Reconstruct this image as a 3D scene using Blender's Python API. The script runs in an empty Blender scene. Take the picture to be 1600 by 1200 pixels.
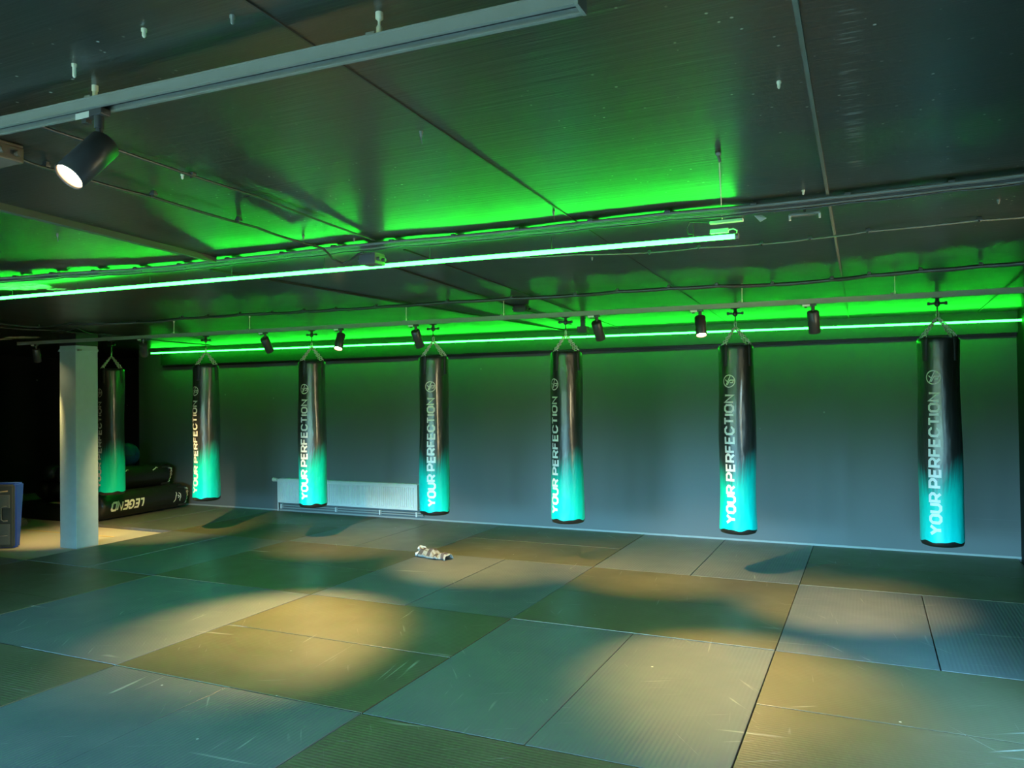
import bpy, bmesh, math, random
from mathutils import Vector, Matrix
rnd = random.Random(7)
SC = bpy.context.scene
COL = SC.collection
# ------------------------------------------------------------------ camera
FPX = 1210.15
CAM = Vector((2.6245, -5.6104, 1.7713))
YAW, PIT, ROL = -0.43311, 0.01533, -0.01224
_f = Vector((math.sin(YAW)*math.cos(PIT), math.cos(YAW)*math.cos(PIT), math.sin(PIT)))
_r = Vector((math.cos(YAW), -math.sin(YAW), 0)); _u = _r.cross(_f)
RR = _r*math.cos(ROL) + _u*math.sin(ROL); UU = -_r*math.sin(ROL) + _u*math.cos(ROL)
cd = bpy.data.cameras.new('camera'); cam = bpy.data.objects.new('camera', cd); COL.objects.link(cam)
cd.sensor_width = 36; cd.lens = 36*FPX/1600; cd.clip_start = .02; cd.clip_end = 100
M = Matrix((RR, UU, -_f)).transposed().to_4x4(); M.translation = CAM; cam.matrix_world = M
SC.camera = cam
# ------------------------------------------------------------------ view, world, daylight
SC.view_settings.view_transform = 'Standard'; SC.view_settings.look = 'None'
SC.view_settings.gamma = 1; SC.view_settings.exposure = 0.0
try: SC.view_settings.use_curve_mapping = False
except Exception: pass
SC.cycles.max_bounces = 6; SC.cycles.diffuse_bounces = 4; SC.cycles.glossy_bounces = 3
SC.cycles.sample_clamp_indirect = 4; SC.cycles.sample_clamp_direct = 0; SC.cycles.caustics_reflective = False
SC.cycles.use_denoising = True
SKY = 112.0        # daylight strength
LED = 42.0       # neon tube strength
SPOT = 300.0      # track lamp power
LEDCOL = (0.011, 1.0, 0.025)
WARM = (1.0, .64, .22)
w = bpy.data.worlds.new('world'); SC.world = w; w.use_nodes = True
nt = w.node_tree; nt.nodes.clear()
out = nt.nodes.new('ShaderNodeOutputWorld'); bg = nt.nodes.new('ShaderNodeBackground')
tc = nt.nodes.new('ShaderNodeTexCoord'); sep = nt.nodes.new('ShaderNodeSeparateXYZ')
nt.links.new(tc.outputs['Generated'], sep.inputs[0])
rp = nt.nodes.new('ShaderNodeValToRGB'); nt.links.new(sep.outputs['Z'], rp.inputs[0])
e = rp.color_ramp.elements; e[0].position = 0.0; e[0].color = (.018, .030, .016, 1)          # ground
e[1].position = .4; e[1].color = (.20, .50, .80, 1)
k = e.new(.02); k.color = (.05, .10, .045, 1); k = e.new(.075); k.color = (.235, .62, .85, 1)   # hedge, then open sky
m1 = nt.nodes.new('ShaderNodeMapRange'); nt.links.new(sep.outputs['X'], m1.inputs[0]); m1.inputs[1].default_value = .55; m1.inputs[2].default_value = .8
mx = nt.nodes.new('ShaderNodeMix'); mx.data_type = 'RGBA'; nt.links.new(m1.outputs[0], mx.inputs[0]); nt.links.new(rp.outputs[0], mx.inputs[6]); mx.inputs[7].default_value = (.24, .20, .11, 1)   # sunlit facade on that side
nt.links.new(mx.outputs[2], bg.inputs[0]); bg.inputs[1].default_value = SKY
nt.links.new(bg.outputs[0], out.inputs[0])

# ------------------------------------------------------------------ helpers
ZC0 = 2.597
def zc(x): return ZC0 - .004*(x - 3)
def ray(px, py): return _f*1.0 + RR*((px-800)/FPX) - UU*((py-600)/FPX)
def at(px, py, ax, val):
    d = ray(px, py); t = (val - CAM[ax])/d[ax]; return CAM + d*t
def atc(px, py, drop=0.0):
    p = at(px, py, 2, 2.6)
    for _ in range(4): p = at(px, py, 2, zc(p.x) - drop)
    return p
def link(o):
    COL.objects.link(o); return o
def tag(o, label=None, cat=None, group=None, kind=None):
    if label: o['label'] = label
    if cat: o['category'] = cat
    if group: o['group'] = group
    if kind: o['kind'] = kind
    return o
def empty(name, loc, rz=0.0, label=None, cat=None, group=None, rot=None):
    o = bpy.data.objects.new(name, None); link(o); o.location = loc; o.empty_display_size = .1
    o.rotation_euler = rot if rot else (0, 0, rz)
    return tag(o, label, cat, group)
class MB:
    def __init__(s): s.v = []; s.f = []; s.sm = []
    def add(s, vs, fs, smooth=False):
        n = len(s.v); s.v += [tuple(v) for v in vs]; s.f += [tuple(i+n for i in f) for f in fs]; s.sm += [smooth]*len(fs)
    def box(s, c, d, m=None, bev=0.0):
        x, y, z = (d[0]/2, d[1]/2, d[2]/2); c = Vector(c)
        if bev <= 0:
            vs = [Vector((sx*x, sy*y, sz*z)) for sz in (-1, 1) for sy in (-1, 1) for sx in (-1, 1)]
            fs = [(0,2,3,1),(4,5,7,6),(0,1,5,4),(2,6,7,3),(0,4,6,2),(1,3,7,5)]
        else:
            bm = bmesh.new(); bmesh.ops.create_cube(bm, size=1)
            for v in bm.verts: v.co = Vector((v.co.x*2*x, v.co.y*2*y, v.co.z*2*z))
            bmesh.ops.bevel(bm, geom=bm.edges[:], offset=bev, segments=2, affect='EDGES', profile=.6)
            bm.verts.index_update()
            vs = [v.co.copy() for v in bm.verts]; fs = [tuple(v.index for v in f.verts) for f in bm.faces]; bm.free()
        if m: vs = [m @ v for v in vs]
        s.add([v + c for v in vs], fs)
    def tube(s, pts, r, seg=8, closed=False, caps=True):
        pts = [Vector(p) for p in pts]; n = len(pts); rad = r if isinstance(r, (list, tuple)) else [r]*n
        vs = []; up = None
        for i, p in enumerate(pts):
            if closed: t = pts[(i+1) % n] - pts[i-1]
            else: t = pts[min(i+1, n-1)] - pts[max(i-1, 0)]
            if t.length < 1e-9: t = Vector((0, 0, 1))
            t.normalize()
            if up is None:
                up = Vector((0, 0, 1)) if abs(t.z) < .9 else Vector((1, 0, 0))
            a = up - t*up.dot(t)
            if a.length < 1e-5: a = t.orthogonal()
            a.normalize(); b = t.cross(a); up = a
            for j in range(seg):
                q = 2*math.pi*j/seg; vs.append(p + (a*math.cos(q) + b*math.sin(q))*rad[i])
        fs = []
        for i in range(n if closed else n-1):
            for j in range(seg):
                k = (i+1) % n
                fs.append((i*seg+j, i*seg+(j+1) % seg, k*seg+(j+1) % seg, k*seg+j))
        s.add(vs, fs, True)
        if caps and not closed:
            s.add(vs[:seg], [tuple(range(seg))[::-1]]); s.add(vs[-seg:], [tuple(range(seg))])
    def lathe(s, prof, seg=32, m=None, smooth=True):
        vs = []; fs = []
        for (r, z) in prof:
            for j in range(seg):
                q = 2*math.pi*j/seg; v = Vector((r*math.cos(q), r*math.sin(q), z)); vs.append(m @ v if m else v)
        for i in range(len(prof)-1):
            for j in range(seg):
                fs.append((i*seg+j, i*seg+(j+1) % seg, (i+1)*seg+(j+1) % seg, (i+1)*seg+j))
        s.add(vs, fs, smooth)
    def build(s, name, mat, parent=None, **kw):
        me = bpy.data.meshes.new(name); me.from_pydata(s.v, [], s.f); me.materials.append(mat)
        for p, sm in zip(me.polygons, s.sm): p.use_smooth = sm
        me.update(); o = bpy.data.objects.new(name, me); link(o)
        if parent: o.parent = parent
        return tag(o, **kw)
def boxobj(name, c, d, mat, parent=None, bev=0.0, **kw):
    m = MB(); m.box((0, 0, 0), d, bev=bev); o = m.build(name, mat, parent, **kw); o.location = c; return o

# ------------------------------------------------------------------ materials
def mat(name, col, rough=.5, spec=.5, metal=0.0, **kw):
    m = bpy.data.materials.new(name); m.use_nodes = True; b = m.node_tree.nodes['Principled BSDF']
    b.inputs['Base Color'].default_value = (*col, 1); b.inputs['Roughness'].default_value = rough
    b.inputs['Specular IOR Level'].default_value = spec; b.inputs['Metallic'].default_value = metal
    for k_, v_ in kw.items(): b.inputs[k_.replace('_', ' ')].default_value = v_
    return m
def nd(m, t, **kw):
    n = m.node_tree.nodes.new(t)
    for a, v in kw.items():
        if a.startswith('i_'): n.inputs[a[2:].replace('_', ' ')].default_value = v
        else: setattr(n, a, v)
    return n
def lk(m, a, b): m.node_tree.links.new(a, b)
def bsdf(m): return m.node_tree.nodes['Principled BSDF']
def ramp(m, src, stops):
    r = nd(m, 'ShaderNodeValToRGB'); lk(m, src, r.inputs[0]); el = r.color_ramp.elements
    while len(el) > 1: el.remove(el[-1])
    el[0].position = stops[0][0]; el[0].color = (*stops[0][1], 1)
    for p, c in stops[1:]: q = el.new(p); q.color = (*c, 1)
    return r.outputs[0]
def mix(m, fac, a, b):
    n = nd(m, 'ShaderNodeMix', data_type='RGBA'); 
    for sock, v in ((0, fac), (6, a), (7, b)):
        if isinstance(v, (int, float)): n.inputs[sock].default_value = v
        elif isinstance(v, tuple): n.inputs[sock].default_value = (*v, 1)
        else: lk(m, v, n.inputs[sock])
    return n.outputs[2]
def math_(m, op, a, b=None, c=None, clamp=False):
    n = nd(m, 'ShaderNodeMath', operation=op); n.use_clamp = clamp
    for i, v in enumerate((a, b, c)):
        if v is None: continue
        if isinstance(v, (int, float)): n.inputs[i].default_value = v
        else: lk(m, v, n.inputs[i])
    return n.outputs[0]
def pos(m, scale=(1, 1, 1), obj=False, rot=(0, 0, 0), loc=(0, 0, 0)):
    if obj: s = nd(m, 'ShaderNodeTexCoord').outputs['Object']
    else: s = nd(m, 'ShaderNodeNewGeometry').outputs['Position']
    mp = nd(m, 'ShaderNodeMapping'); mp.inputs['Scale'].default_value = scale; mp.inputs['Rotation'].default_value = rot
    mp.inputs['Location'].default_value = loc; lk(m, s, mp.inputs[0]); return mp.outputs[0]
def noise(m, vec, scale, detail=3, rough=.5, dist=0.0):
    n = nd(m, 'ShaderNodeTexNoise', i_Scale=scale, i_Detail=detail, i_Roughness=rough, i_Distortion=dist); lk(m, vec, n.inputs['Vector']); return n.outputs['Fac']
def bump(m, h, strength, dist=.01, nrm=None):
    b = nd(m, 'ShaderNodeBump', i_Strength=strength, i_Distance=dist); lk(m, h, b.inputs['Height'])
    if nrm: lk(m, nrm, b.inputs['Normal'])
    return b.outputs[0]
def mask(m, src, a, b):
    return math_(m, 'MULTIPLY_ADD', src, 1/(b-a), -a/(b-a), True)
BK = (.018, .020, .020)

def ceiling_mat():
    m = mat('ceiling_paint', (.03, .032, .03), .30, 1.0)
    spots_v = nd(m, 'ShaderNodeTexVoronoi', i_Scale=26.0); lk(m, pos(m), spots_v.inputs['Vector'])
    dots = mask(m, spots_v.outputs['Distance'], .13, .07)
    area = mask(m, noise(m, pos(m), 1.1, 3), .47, .58)
    pick = mask(m, noise(m, pos(m, loc=(5, 2, 0)), 15, 1), .50, .55)
    f1 = math_(m, 'MULTIPLY', math_(m, 'MULTIPLY', dots, area), pick)
    # worn, paler brush marks along the sheet joints
    st = mask(m, noise(m, pos(m, (6, 40, 1)), 1.0, 5, .65), .62, .74)
    ar = mask(m, noise(m, pos(m, loc=(1, 7, 0)), 1.6, 2), .58, .68)
    f2 = math_(m, 'MULTIPLY', math_(m, 'MULTIPLY', st, ar), .5)
    c = mix(m, f2, (.015, .017, .012), (.16, .17, .14)); c = mix(m, f1, c, (.6, .6, .5))
    sx = nd(m, 'ShaderNodeSeparateXYZ'); lk(m, nd(m, 'ShaderNodeNewGeometry').outputs['Position'], sx.inputs[0])
    near = mask(m, math_(m, 'ABSOLUTE', math_(m, 'ADD', sx.outputs['X'], -2.594)), .035, .012); yr = mask(m, math_(m, 'ABSOLUTE', math_(m, 'ADD', sx.outputs['Y'], 3.15)), .75, .6)
    f3 = math_(m, 'MULTIPLY', math_(m, 'MULTIPLY', near, yr), mask(m, noise(m, pos(m, (8, 70, 1)), 1.0, 3, .6), .54, .64)); c = mix(m, math_(m, 'MULTIPLY', f3, .45), c, (.35, .38, .33))
    # bare patches where the black paint has come off
    g = nd(m, 'ShaderNodeNewGeometry').outputs['Position']
    bare = None
    for (x, y, sx, sy) in ((-3.06, -1.95, .27, .16), (-2.96, -1.745, .10, .05), (-7.75, 1.10, .30, .16), (-8.3, 1.17, .2, .10)):
        vm = nd(m, 'ShaderNodeVectorMath', operation='SUBTRACT'); lk(m, g, vm.inputs[0]); vm.inputs[1].default_value = (x, y, 2.6)
        vs = nd(m, 'ShaderNodeVectorMath', operation='MULTIPLY'); lk(m, vm.outputs[0], vs.inputs[0]); vs.inputs[1].default_value = (1/sx, 1/sy, 0)
        ln = nd(m, 'ShaderNodeVectorMath', operation='LENGTH'); lk(m, vs.outputs[0], ln.inputs[0])
        d = math_(m, 'ADD', ln.outputs['Value'], math_(m, 'MULTIPLY_ADD', noise(m, pos(m), 14, 4), .9, -.45))
        f = mask(m, d, 1.0, .93); bare = f if bare is None else math_(m, 'MAXIMUM', bare, f)
    pl = ramp(m, noise(m, pos(m), 22, 4, .7), [(.35, (.30, .29, .24)), (.6, (.85, .83, .75))])
    c = mix(m, bare, c, pl); lk(m, c, bsdf(m).inputs['Base Color'])
    h = math_(m, 'ADD', noise(m, pos(m, (2.5, 60, 1)), 1.0, 4, .6), math_(m, 'MULTIPLY', noise(m, pos(m, (1.2, 5, 1)), 1.0, 2), .6))
    lk(m, bump(m, h, .27, .006), bsdf(m).inputs['Normal'])
    r = math_(m, 'MULTIPLY_ADD', noise(m, pos(m), 3, 3), .10, .25); r = math_(m, 'MAXIMUM', r, math_(m, 'MULTIPLY', bare, .8))
    lk(m, r, bsdf(m).inputs['Roughness'])
    return m
def wall_mat(name, a, b, rough=.55):
    m = mat(name, a, rough, .35)
    c = mix(m, noise(m, pos(m, (1, 1, .5)), .9, 4), a, b)
    sc = mask(m, noise(m, pos(m, (.35, .35, 26)), 1.0, 3, .6, .5), .70, .76)
    ar = mask(m, noise(m, pos(m, loc=(3, 1, 1)), .9, 1), .5, .6)
    c = mix(m, math_(m, 'MULTIPLY', math_(m, 'MULTIPLY', sc, ar), .35), c, tuple(min(1, q*2.0) for q in b))
    vd = nd(m, 'ShaderNodeTexVoronoi', i_Scale=2.2); lk(m, pos(m), vd.inputs['Vector'])
    c = mix(m, math_(m, 'MULTIPLY', mask(m, vd.outputs['Distance'], .035, .015), .5), c, (.6, .6, .6))
    lk(m, c, bsdf(m).inputs['Base Color'])
    lk(m, bump(m, noise(m, pos(m), 90, 2), .12, .003), bsdf(m).inputs['Normal'])
    return m
def mat_mat(name, ca, cb, cc, rib, an):
    """black rubber judo mat: fine ribs along its own long side, scuffs, lint"""
    m = mat(name, (.07, .075, .07), .42, .5)
    oi = nd(m, 'ShaderNodeObjectInfo'); rv = oi.outputs['Random']
    base = mix(m, rv, ca, cb)
    p = pos(m)
    big = noise(m, p, 1.3, 4, .6); base = mix(m, mask(m, big, .35, .7), base, cc)
    tot = None
    for i, (rz, sc, th, lo) in enumerate(((.5, (1.6, 34, 1), .705, 0), (-.9, (1.9, 42, 1), .715, 5), (1.7, (1.5, 30, 1), .71, 9), (.1, (.9, 14, 1), .70, 14))):
        # short curved scratches in a few directions
        gm = nd(m, 'ShaderNodeMapping', vector_type='TEXTURE'); gm.inputs['Rotation'].default_value = (0, 0, rz); gm.inputs['Scale'].default_value = (1/sc[0], 1/sc[1], 1); gm.inputs['Location'].default_value = (lo, lo*.7, 0)
        lk(m, nd(m, 'ShaderNodeNewGeometry').outputs['Position'], gm.inputs[0])
        n1 = noise(m, gm.outputs[0], 1.0, 2, .5, .6)
        n2 = noise(m, pos(m, loc=(lo*1.3, 4+lo, 0)), 1.7, 1)
        f = math_(m, 'MULTIPLY', mask(m, n1, th-.02, th+.03), mask(m, n2, .50, .60))
        tot = f if tot is None else math_(m, 'MAXIMUM', tot, f)
    base = mix(m, math_(m, 'MULTIPLY', tot, .42), base, (.55, .56, .50))
    vd = nd(m, 'ShaderNodeTexVoronoi', i_Scale=3.3); lk(m, p, vd.inputs['Vector'])
    sp = math_(m, 'MULTIPLY', mask(m, vd.outputs['Distance'], .030, .018), mask(m, noise(m, pos(m, loc=(2, 9, 0)), 5, 0), .45, .47))
    base = mix(m, sp, base, (.75, .75, .70))
    lk(m, base, bsdf(m).inputs['Base Color'])
    ob = nd(m, 'ShaderNodeTexCoord').outputs['Object']
    wv = nd(m, 'ShaderNodeTexWave', wave_type='BANDS', bands_direction='Y', wave_profile='SIN', i_Scale=12.0, i_Distortion=0.0); lk(m, ob, wv.inputs['Vector'])
    g = noise(m, pos(m), 260, 2)
    h = math_(m, 'ADD', math_(m, 'MULTIPLY', wv.outputs['Fac'], 1.0), math_(m, 'MULTIPLY', g, .25))
    lk(m, bump(m, h, rib, .0045), bsdf(m).inputs['Normal'])
    vt = nd(m, 'ShaderNodeVectorTransform', vector_type='VECTOR', convert_from='OBJECT', convert_to='WORLD'); vt.inputs[0].default_value = (0, 1, 0)
    lk(m, vt.outputs[0], bsdf(m).inputs['Tangent']); bsdf(m).inputs['Anisotropic'].default_value = an
    rr = math_(m, 'MULTIPLY_ADD', noise(m, p, 4, 4), .16, .34); lk(m, rr, bsdf(m).inputs['Roughness'])
    return m
def bag_mat():
    m = mat('bag_vinyl', BK, .2, .6)
    tcn = nd(m, 'ShaderNodeTexCoord'); s = nd(m, 'ShaderNodeSeparateXYZ'); lk(m, tcn.outputs['Object'], s.inputs[0])
    ang = math_(m, 'ARCTAN2', s.outputs['X'], math_(m, 'MULTIPLY', s.outputs['Y'], -1))
    # swoosh edge: lowest in front, sweeping up to both sides
    lift = math_(m, 'MULTIPLY', math_(m, 'POWER', math_(m, 'ABSOLUTE', math_(m, 'SINE', math_(m, 'ADD', ang, .1))), 1.6), .17)
    cv = nd(m, 'ShaderNodeCombineXYZ'); lk(m, math_(m, 'MULTIPLY_ADD', s.outputs['Z'], -2.4, math_(m, 'MULTIPLY', math_(m, 'ABSOLUTE', ang), 5.0)), cv.inputs[0]); lk(m, math_(m, 'MULTIPLY', s.outputs['Z'], .7), cv.inputs[1])
    stre = noise(m, cv.outputs[0], 2.2, 4, .65)
    d = math_(m, 'SUBTRACT', math_(m, 'ADD', math_(m, 'MULTIPLY_ADD', stre, .34, .80), lift), s.outputs['Z'])
    f = mask(m, d, -.10, .16)
    teal = ramp(m, mask(m, s.outputs['Z'], 1.15, .45), [(0, (.0, .45, .40)), (.45, (.0, .66, .55)), (1, (.0, .80, .74))])
    # faint dark print shapes on the black part
    dk = mix(m, mask(m, noise(m, cv.outputs[0], 1.1, 2), .5, .56), (.014, .016, .016), (.026, .03, .03))
    lk(m, mix(m, f, dk, teal), bsdf(m).inputs['Base Color'])
    h = math_(m, 'ADD', noise(m, pos(m, (5, 5, 1.6), True), 1.0, 3), math_(m, 'MULTIPLY', noise(m, pos(m, (14, 14, 9), True), 1.0, 2), .3))
    lk(m, bump(m, h, .42, .05), bsdf(m).inputs['Normal'])
    bsdf(m).inputs['Roughness'].default_value = .38; lk(m, math_(m, 'MULTIPLY_ADD', f, -.60, .95), bsdf(m).inputs['Specular IOR Level'])
    lk(m, math_(m, 'MULTIPLY_ADD', f, -.35, .6), bsdf(m).inputs['Coat Weight']); bsdf(m).inputs['Coat Roughness'].default_value = .13
    return m
def carpet_mat():
    m = mat('carpet_loop', (.3, .29, .27), .9, .15)
    lk(m, mix(m, noise(m, pos(m), 160, 3), (.50, .49, .47), (.72, .70, .66)), bsdf(m).inputs['Base Color'])
    lk(m, bump(m, noise(m, pos(m), 220, 2), .5, .006), bsdf(m).inputs['Normal']); return m
def vinyl_mat(name, col, rough=.3, b=.2):
    m = mat(name, col, rough, .5)
    lk(m, mix(m, noise(m, pos(m), 6, 3), col, tuple(q*1.3 for q in col)), bsdf(m).inputs['Base Color'])
    lk(m, bump(m, noise(m, pos(m, (1, 1, 1), True), 7, 3), b, .03), bsdf(m).inputs['Normal']); return m
def painted(name, col, rough=.5, metal=0.0, spec=.5):
    m = mat(name, col, rough, spec, metal)
    lk(m, mix(m, noise(m, pos(m), 12, 4), tuple(q*.9 for q in col), tuple(min(1, q*1.08) for q in col)), bsdf(m).inputs['Base Color'])
    return m
def emit(name, col, s):
    m = mat(name, (.8, .8, .8), .5); b = bsdf(m); b.inputs['Emission Color'].default_value = (*col, 1); b.inputs['Emission Strength'].default_value = s
    n = noise(m, pos(m), 3, 0); lk(m, math_(m, 'MULTIPLY_ADD', n, s*.02, s*.99), b.inputs['Emission Strength']); return m
def towel_mat():
    m = mat('towel_cloth', (.3, .3, .3), .9, .1)
    uv = nd(m, 'ShaderNodeUVMap').outputs[0]; s = nd(m, 'ShaderNodeSeparateXYZ'); lk(m, uv, s.inputs[0])
    w_ = math_(m, 'SINE', math_(m, 'MULTIPLY_ADD', s.outputs[0], 26, 1.2)); f = mask(m, w_, -.15, .15)
    c = mix(m, f, (.10, .085, .08), (.30, .31, .29))
    lk(m, c, bsdf(m).inputs['Base Color'])
    lk(m, bump(m, noise(m, pos(m), 300, 2), .6, .004), bsdf(m).inputs['Normal']); return m

Mc = ceiling_mat(); Mmat = mat_mat('ribbed_mat', (.106, .124, .134), (.128, .144, .152), (.16, .17, .172), .17, .35)
Mmats = mat_mat('smooth_mat', (.094, .086, .048), (.116, .104, .058), (.138, .124, .074), .10, .15); Mbag = bag_mat()
Mwall = wall_mat('anthracite_wall', (.125, .138, .145), (.145, .158, .165))
Mwalld = wall_mat('black_wall', (.010, .011, .011), (.014, .015, .015), .7)
Mbeam = painted('beam_paint', (.022, .024, .024), .45)
Mseam = painted('joint_paint', (.02, .024, .02), .35, spec=.7)
Mseamr = painted('worn_joint_paint', (.07, .06, .045), .6)
Mpillar = painted('pillar_paint', (.40, .52, .55), .55, spec=.3)
Mtrack = painted('track_grey', (.22, .22, .175), .40)
Mtrackd = painted('track_slot', (.02, .02, .02), .5)
Mlamp = painted('lamp_black', (.035, .034, .032), .38)
Mwhite = painted('white_plastic', (.75, .75, .70), .5)
Mcream = painted('cream_plastic', (.80, .76, .58), .5)
Mcable = painted('cable_black', (.035, .037, .035), .35, spec=.6)
Mcablel = painted('cable_grey', (.16, .16, .13), .38)
Mchrome = painted('chain_steel', (.88, .90, .86), .40, .08)
Mstrap = painted('strap_webbing', (.02, .022, .022), .6)
Mblk = vinyl_mat('black_vinyl', (.012, .014, .013), .32)
Mblkm = vinyl_mat('black_rubber', (.010, .011, .011), .5)
Mletter = mat('lettering_white', (.93, .94, .92), .45)
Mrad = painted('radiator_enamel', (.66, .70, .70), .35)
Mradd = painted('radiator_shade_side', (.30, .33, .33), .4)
Mcarpet = carpet_mat()
Mblue = vinyl_mat('blue_vinyl', (.03, .10, .55), .4)
Mball = vinyl_mat('blue_ball', (.010, .06, .30), .5, .05)
Mgrey = vinyl_mat('grey_vinyl', (.075, .085, .080), .5)
Mgreyl = vinyl_mat('pale_grey_vinyl', (.16, .17, .16), .5)
Mtan = painted('tan_webbing', (.45, .36, .22), .7)
Mtape = painted('yellow_tape', (.85, .70, .30), .6)
Mled = emit('neon_green', LEDCOL, LED)
Mlens = emit('warm_lens', (1.0, .66, .32), 70)
Mglass = mat('window_glass', (1, 1, 1), 0.0, .5, Transmission_Weight=1.0, IOR=1.0)
Mtowel = towel_mat()

# ------------------------------------------------------------------ setting
XR, XL, YB, YF = 4.03, -12.5, 4.0, -9.5
def slab(name, x0, x1, y0, y1, z0, z1, m, kind='structure', **kw):
    return boxobj(name, ((x0+x1)/2, (y0+y1)/2, (z0+z1)/2), (x1-x0, y1-y0, z1-z0), m, kind=kind, **kw)
slab('floor', XL-.2, XR+.2, YF-.2, YB+2.2, -.14, -.04, Mcarpet)
c = MB(); x0, x1, y0, y1 = XL-.2, XR+.2, YF-.2, YB+2.2
c.add([(x0,y0,zc(x0)),(x1,y0,zc(x1)),(x1,y1,zc(x1)),(x0,y1,zc(x0)),(x0,y0,zc(x0)+.15),(x1,y0,zc(x1)+.15),(x1,y1,zc(x1)+.15),(x0,y1,zc(x0)+.15)],
      [(0,3,2,1),(4,5,6,7),(0,1,5,4),(1,2,6,5),(2,3,7,6),(3,0,4,7)])
c.build('ceiling', Mc, kind='structure')
XA = -9.05                                    # anthracite wall ends here; the black recess beyond is added, standing in for shade
slab('wall_back', XA, XR+.2, YB, YB+.2, -.04, 2.75, Mwall)
slab('wall_added_recess', XL-.2, XA, YB+1.6, YB+1.8, -.04, 2.75, Mwalld)
slab('wall_added_recess_side', XA, XA+.12, YB+.2, YB+1.6, -.04, 2.75, Mwalld)
for n_, (ya, yb_, za, zb_) in enumerate(((YF, -1.7, -.04, 2.75), (-.75, YB, -.04, 2.75), (-1.7, -.75, 2.15, 2.75), (-1.7, -.75, -.04, .90))):
    slab('wall_right', XR, XR+.2, ya, yb_, za, zb_, Mwalld)
f = MB()
for (y_, z_, dy, dz) in ((-1.67, 1.525, .06, 1.25), (-.78, 1.525, .06, 1.25), (-1.225, .93, .95, .06), (-1.225, 2.12, .95, .06)): f.box((XR+.1, y_, z_), (.07, dy, dz))
f.build('window_6', Mwhite, kind='structure')
ld = bpy.data.lights.new('daylight_portal', 'AREA'); ld.shape = 'RECTANGLE'; ld.size = .95; ld.size_y = 1.25; ld.cycles.is_portal = True
lo = bpy.data.objects.new('daylight_portal', ld); link(lo); lo.location = (XR+.19, -1.225, 1.525); lo.rotation_euler = (math.radians(90), 0, math.radians(90))
slab('wall_daylight_blocker', XL, -4.2, -3.15, -3.0, -.04, 2.75, Mwalld)      # added out of view to keep daylight off the left end
slab('wall_left', XL-.2, XL, YF, YB+1.6, -.04, 2.75, Mwalld)
slab('trim_1', -8.40, XR, 3.90, YB, 2.368, 2.66, Mbeam)      # boxed beam along the top of the back wall
slab('trim_9', -8.45, XR, 3.985, YB, 2.335, 2.382, Mbeam)
slab('baseboard_back', -9.0, XR, 3.992, YB, 0, .022, Mradd)
# window wall behind the camera (never in the picture, it lets the daylight in)
WZ0, WZ1 = .10, 2.18
WX = [(-4.6, -3.1), (-2.9, -1.4), (-1.1, .4), (.6, 2.1), (2.3, 3.8)]
wf = MB()
def wbox(x0, x1, z0, z1): wf.box(((x0+x1)/2, YF-.1, (z0+z1)/2), (x1-x0, .2, z1-z0))
wbox(XL-.2, XR+.2, -.04, WZ0); wbox(XL-.2, XR+.2, WZ1, 2.75)
xs = [XL-.2] + [q for a in WX for q in a] + [XR+.2]
for i in range(0, len(xs), 2): wbox(xs[i], xs[i+1], WZ0, WZ1)
wf.build('wall_front', Mwalld, kind='structure')
for i, (a, b) in enumerate(WX):
    f = MB()
    for (cx_, cz_, dx, dz) in ((a+.03, (WZ0+WZ1)/2, .06, WZ1-WZ0), (b-.03, (WZ0+WZ1)/2, .06, WZ1-WZ0), ((a+b)/2, WZ0+.03, b-a, .06), ((a+b)/2, WZ1-.03, b-a, .06), ((a+b)/2, (WZ0+WZ1)/2, .05, WZ1-WZ0)):
        f.box((cx_, YF-.1, cz_), (dx, .07, dz))
    f.build('window_%d' % (i+1), Mwhite, kind='structure')
    ld = bpy.data.lights.new('daylight_portal', 'AREA'); ld.shape = 'RECTANGLE'; ld.size = b-a; ld.size_y = WZ1-WZ0
    ld.cycles.is_portal = True
    lo = bpy.data.objects.new('daylight_portal', ld); link(lo); lo.location = ((a+b)/2, YF-.02, (WZ0+WZ1)/2); lo.rotation_euler = (math.radians(90), 0, 0)

# joints of the ceiling sheets
def joint(n, p0, p1, wd, th, m=Mseam, off=0.0):
    b = MB(); d = (p1-p0); d.z = 0; L = d.length; d.normalize(); a = Vector((-d.y, d.x, 0))
    vs = []
    for q in (p0, p1):
        for s_ in (-1, 1):
            for z in (-th, .01): vs.append(Vector((q.x, q.y, zc(q.x)+z)) + a*(s_*wd/2+off))
    b.add(vs, [(0,1,3,2),(4,6,7,5),(0,2,6,4),(1,5,7,3),(0,4,5,1),(2,3,7,6)])
    return b.build('trim_%d' % n, m, kind='structure')
def ext(p, q, y): t = (y-p.y)/(q.y-p.y); return p + (q-p)*t
def jl(n, a, b, ya, yb, wd, th, m=Mseam):
    p, q = atc(*a), atc(*b); joint(n, ext(p, q, ya), ext(p, q, yb), wd, th, m)
jl(2, (385, 0), (900, 345), -5.5, 3.75, .006, .004)
jl(3, (1243, 0), (1310, 400), -5.5, 3.75, .011, .012, painted('raised_joint_paint', (.12, .13, .10), .4))
jl(4, (1600, 425), (1530, 485), -5.5, 3.75, .012, .008)
jl(5, (0, 318), (335, 402), -5.5, -2.2, .035, .030, Mseamr)
jl(6, (400, 432), (632, 472), -1.9, 3.75, .030, .016)
jl(7, (620, 385), (842, 466), -1.9, 3.75, .012, .008)
jl(8, (638, 425), (762, 465), -1.8, 3.0, .035, .012)

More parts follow.
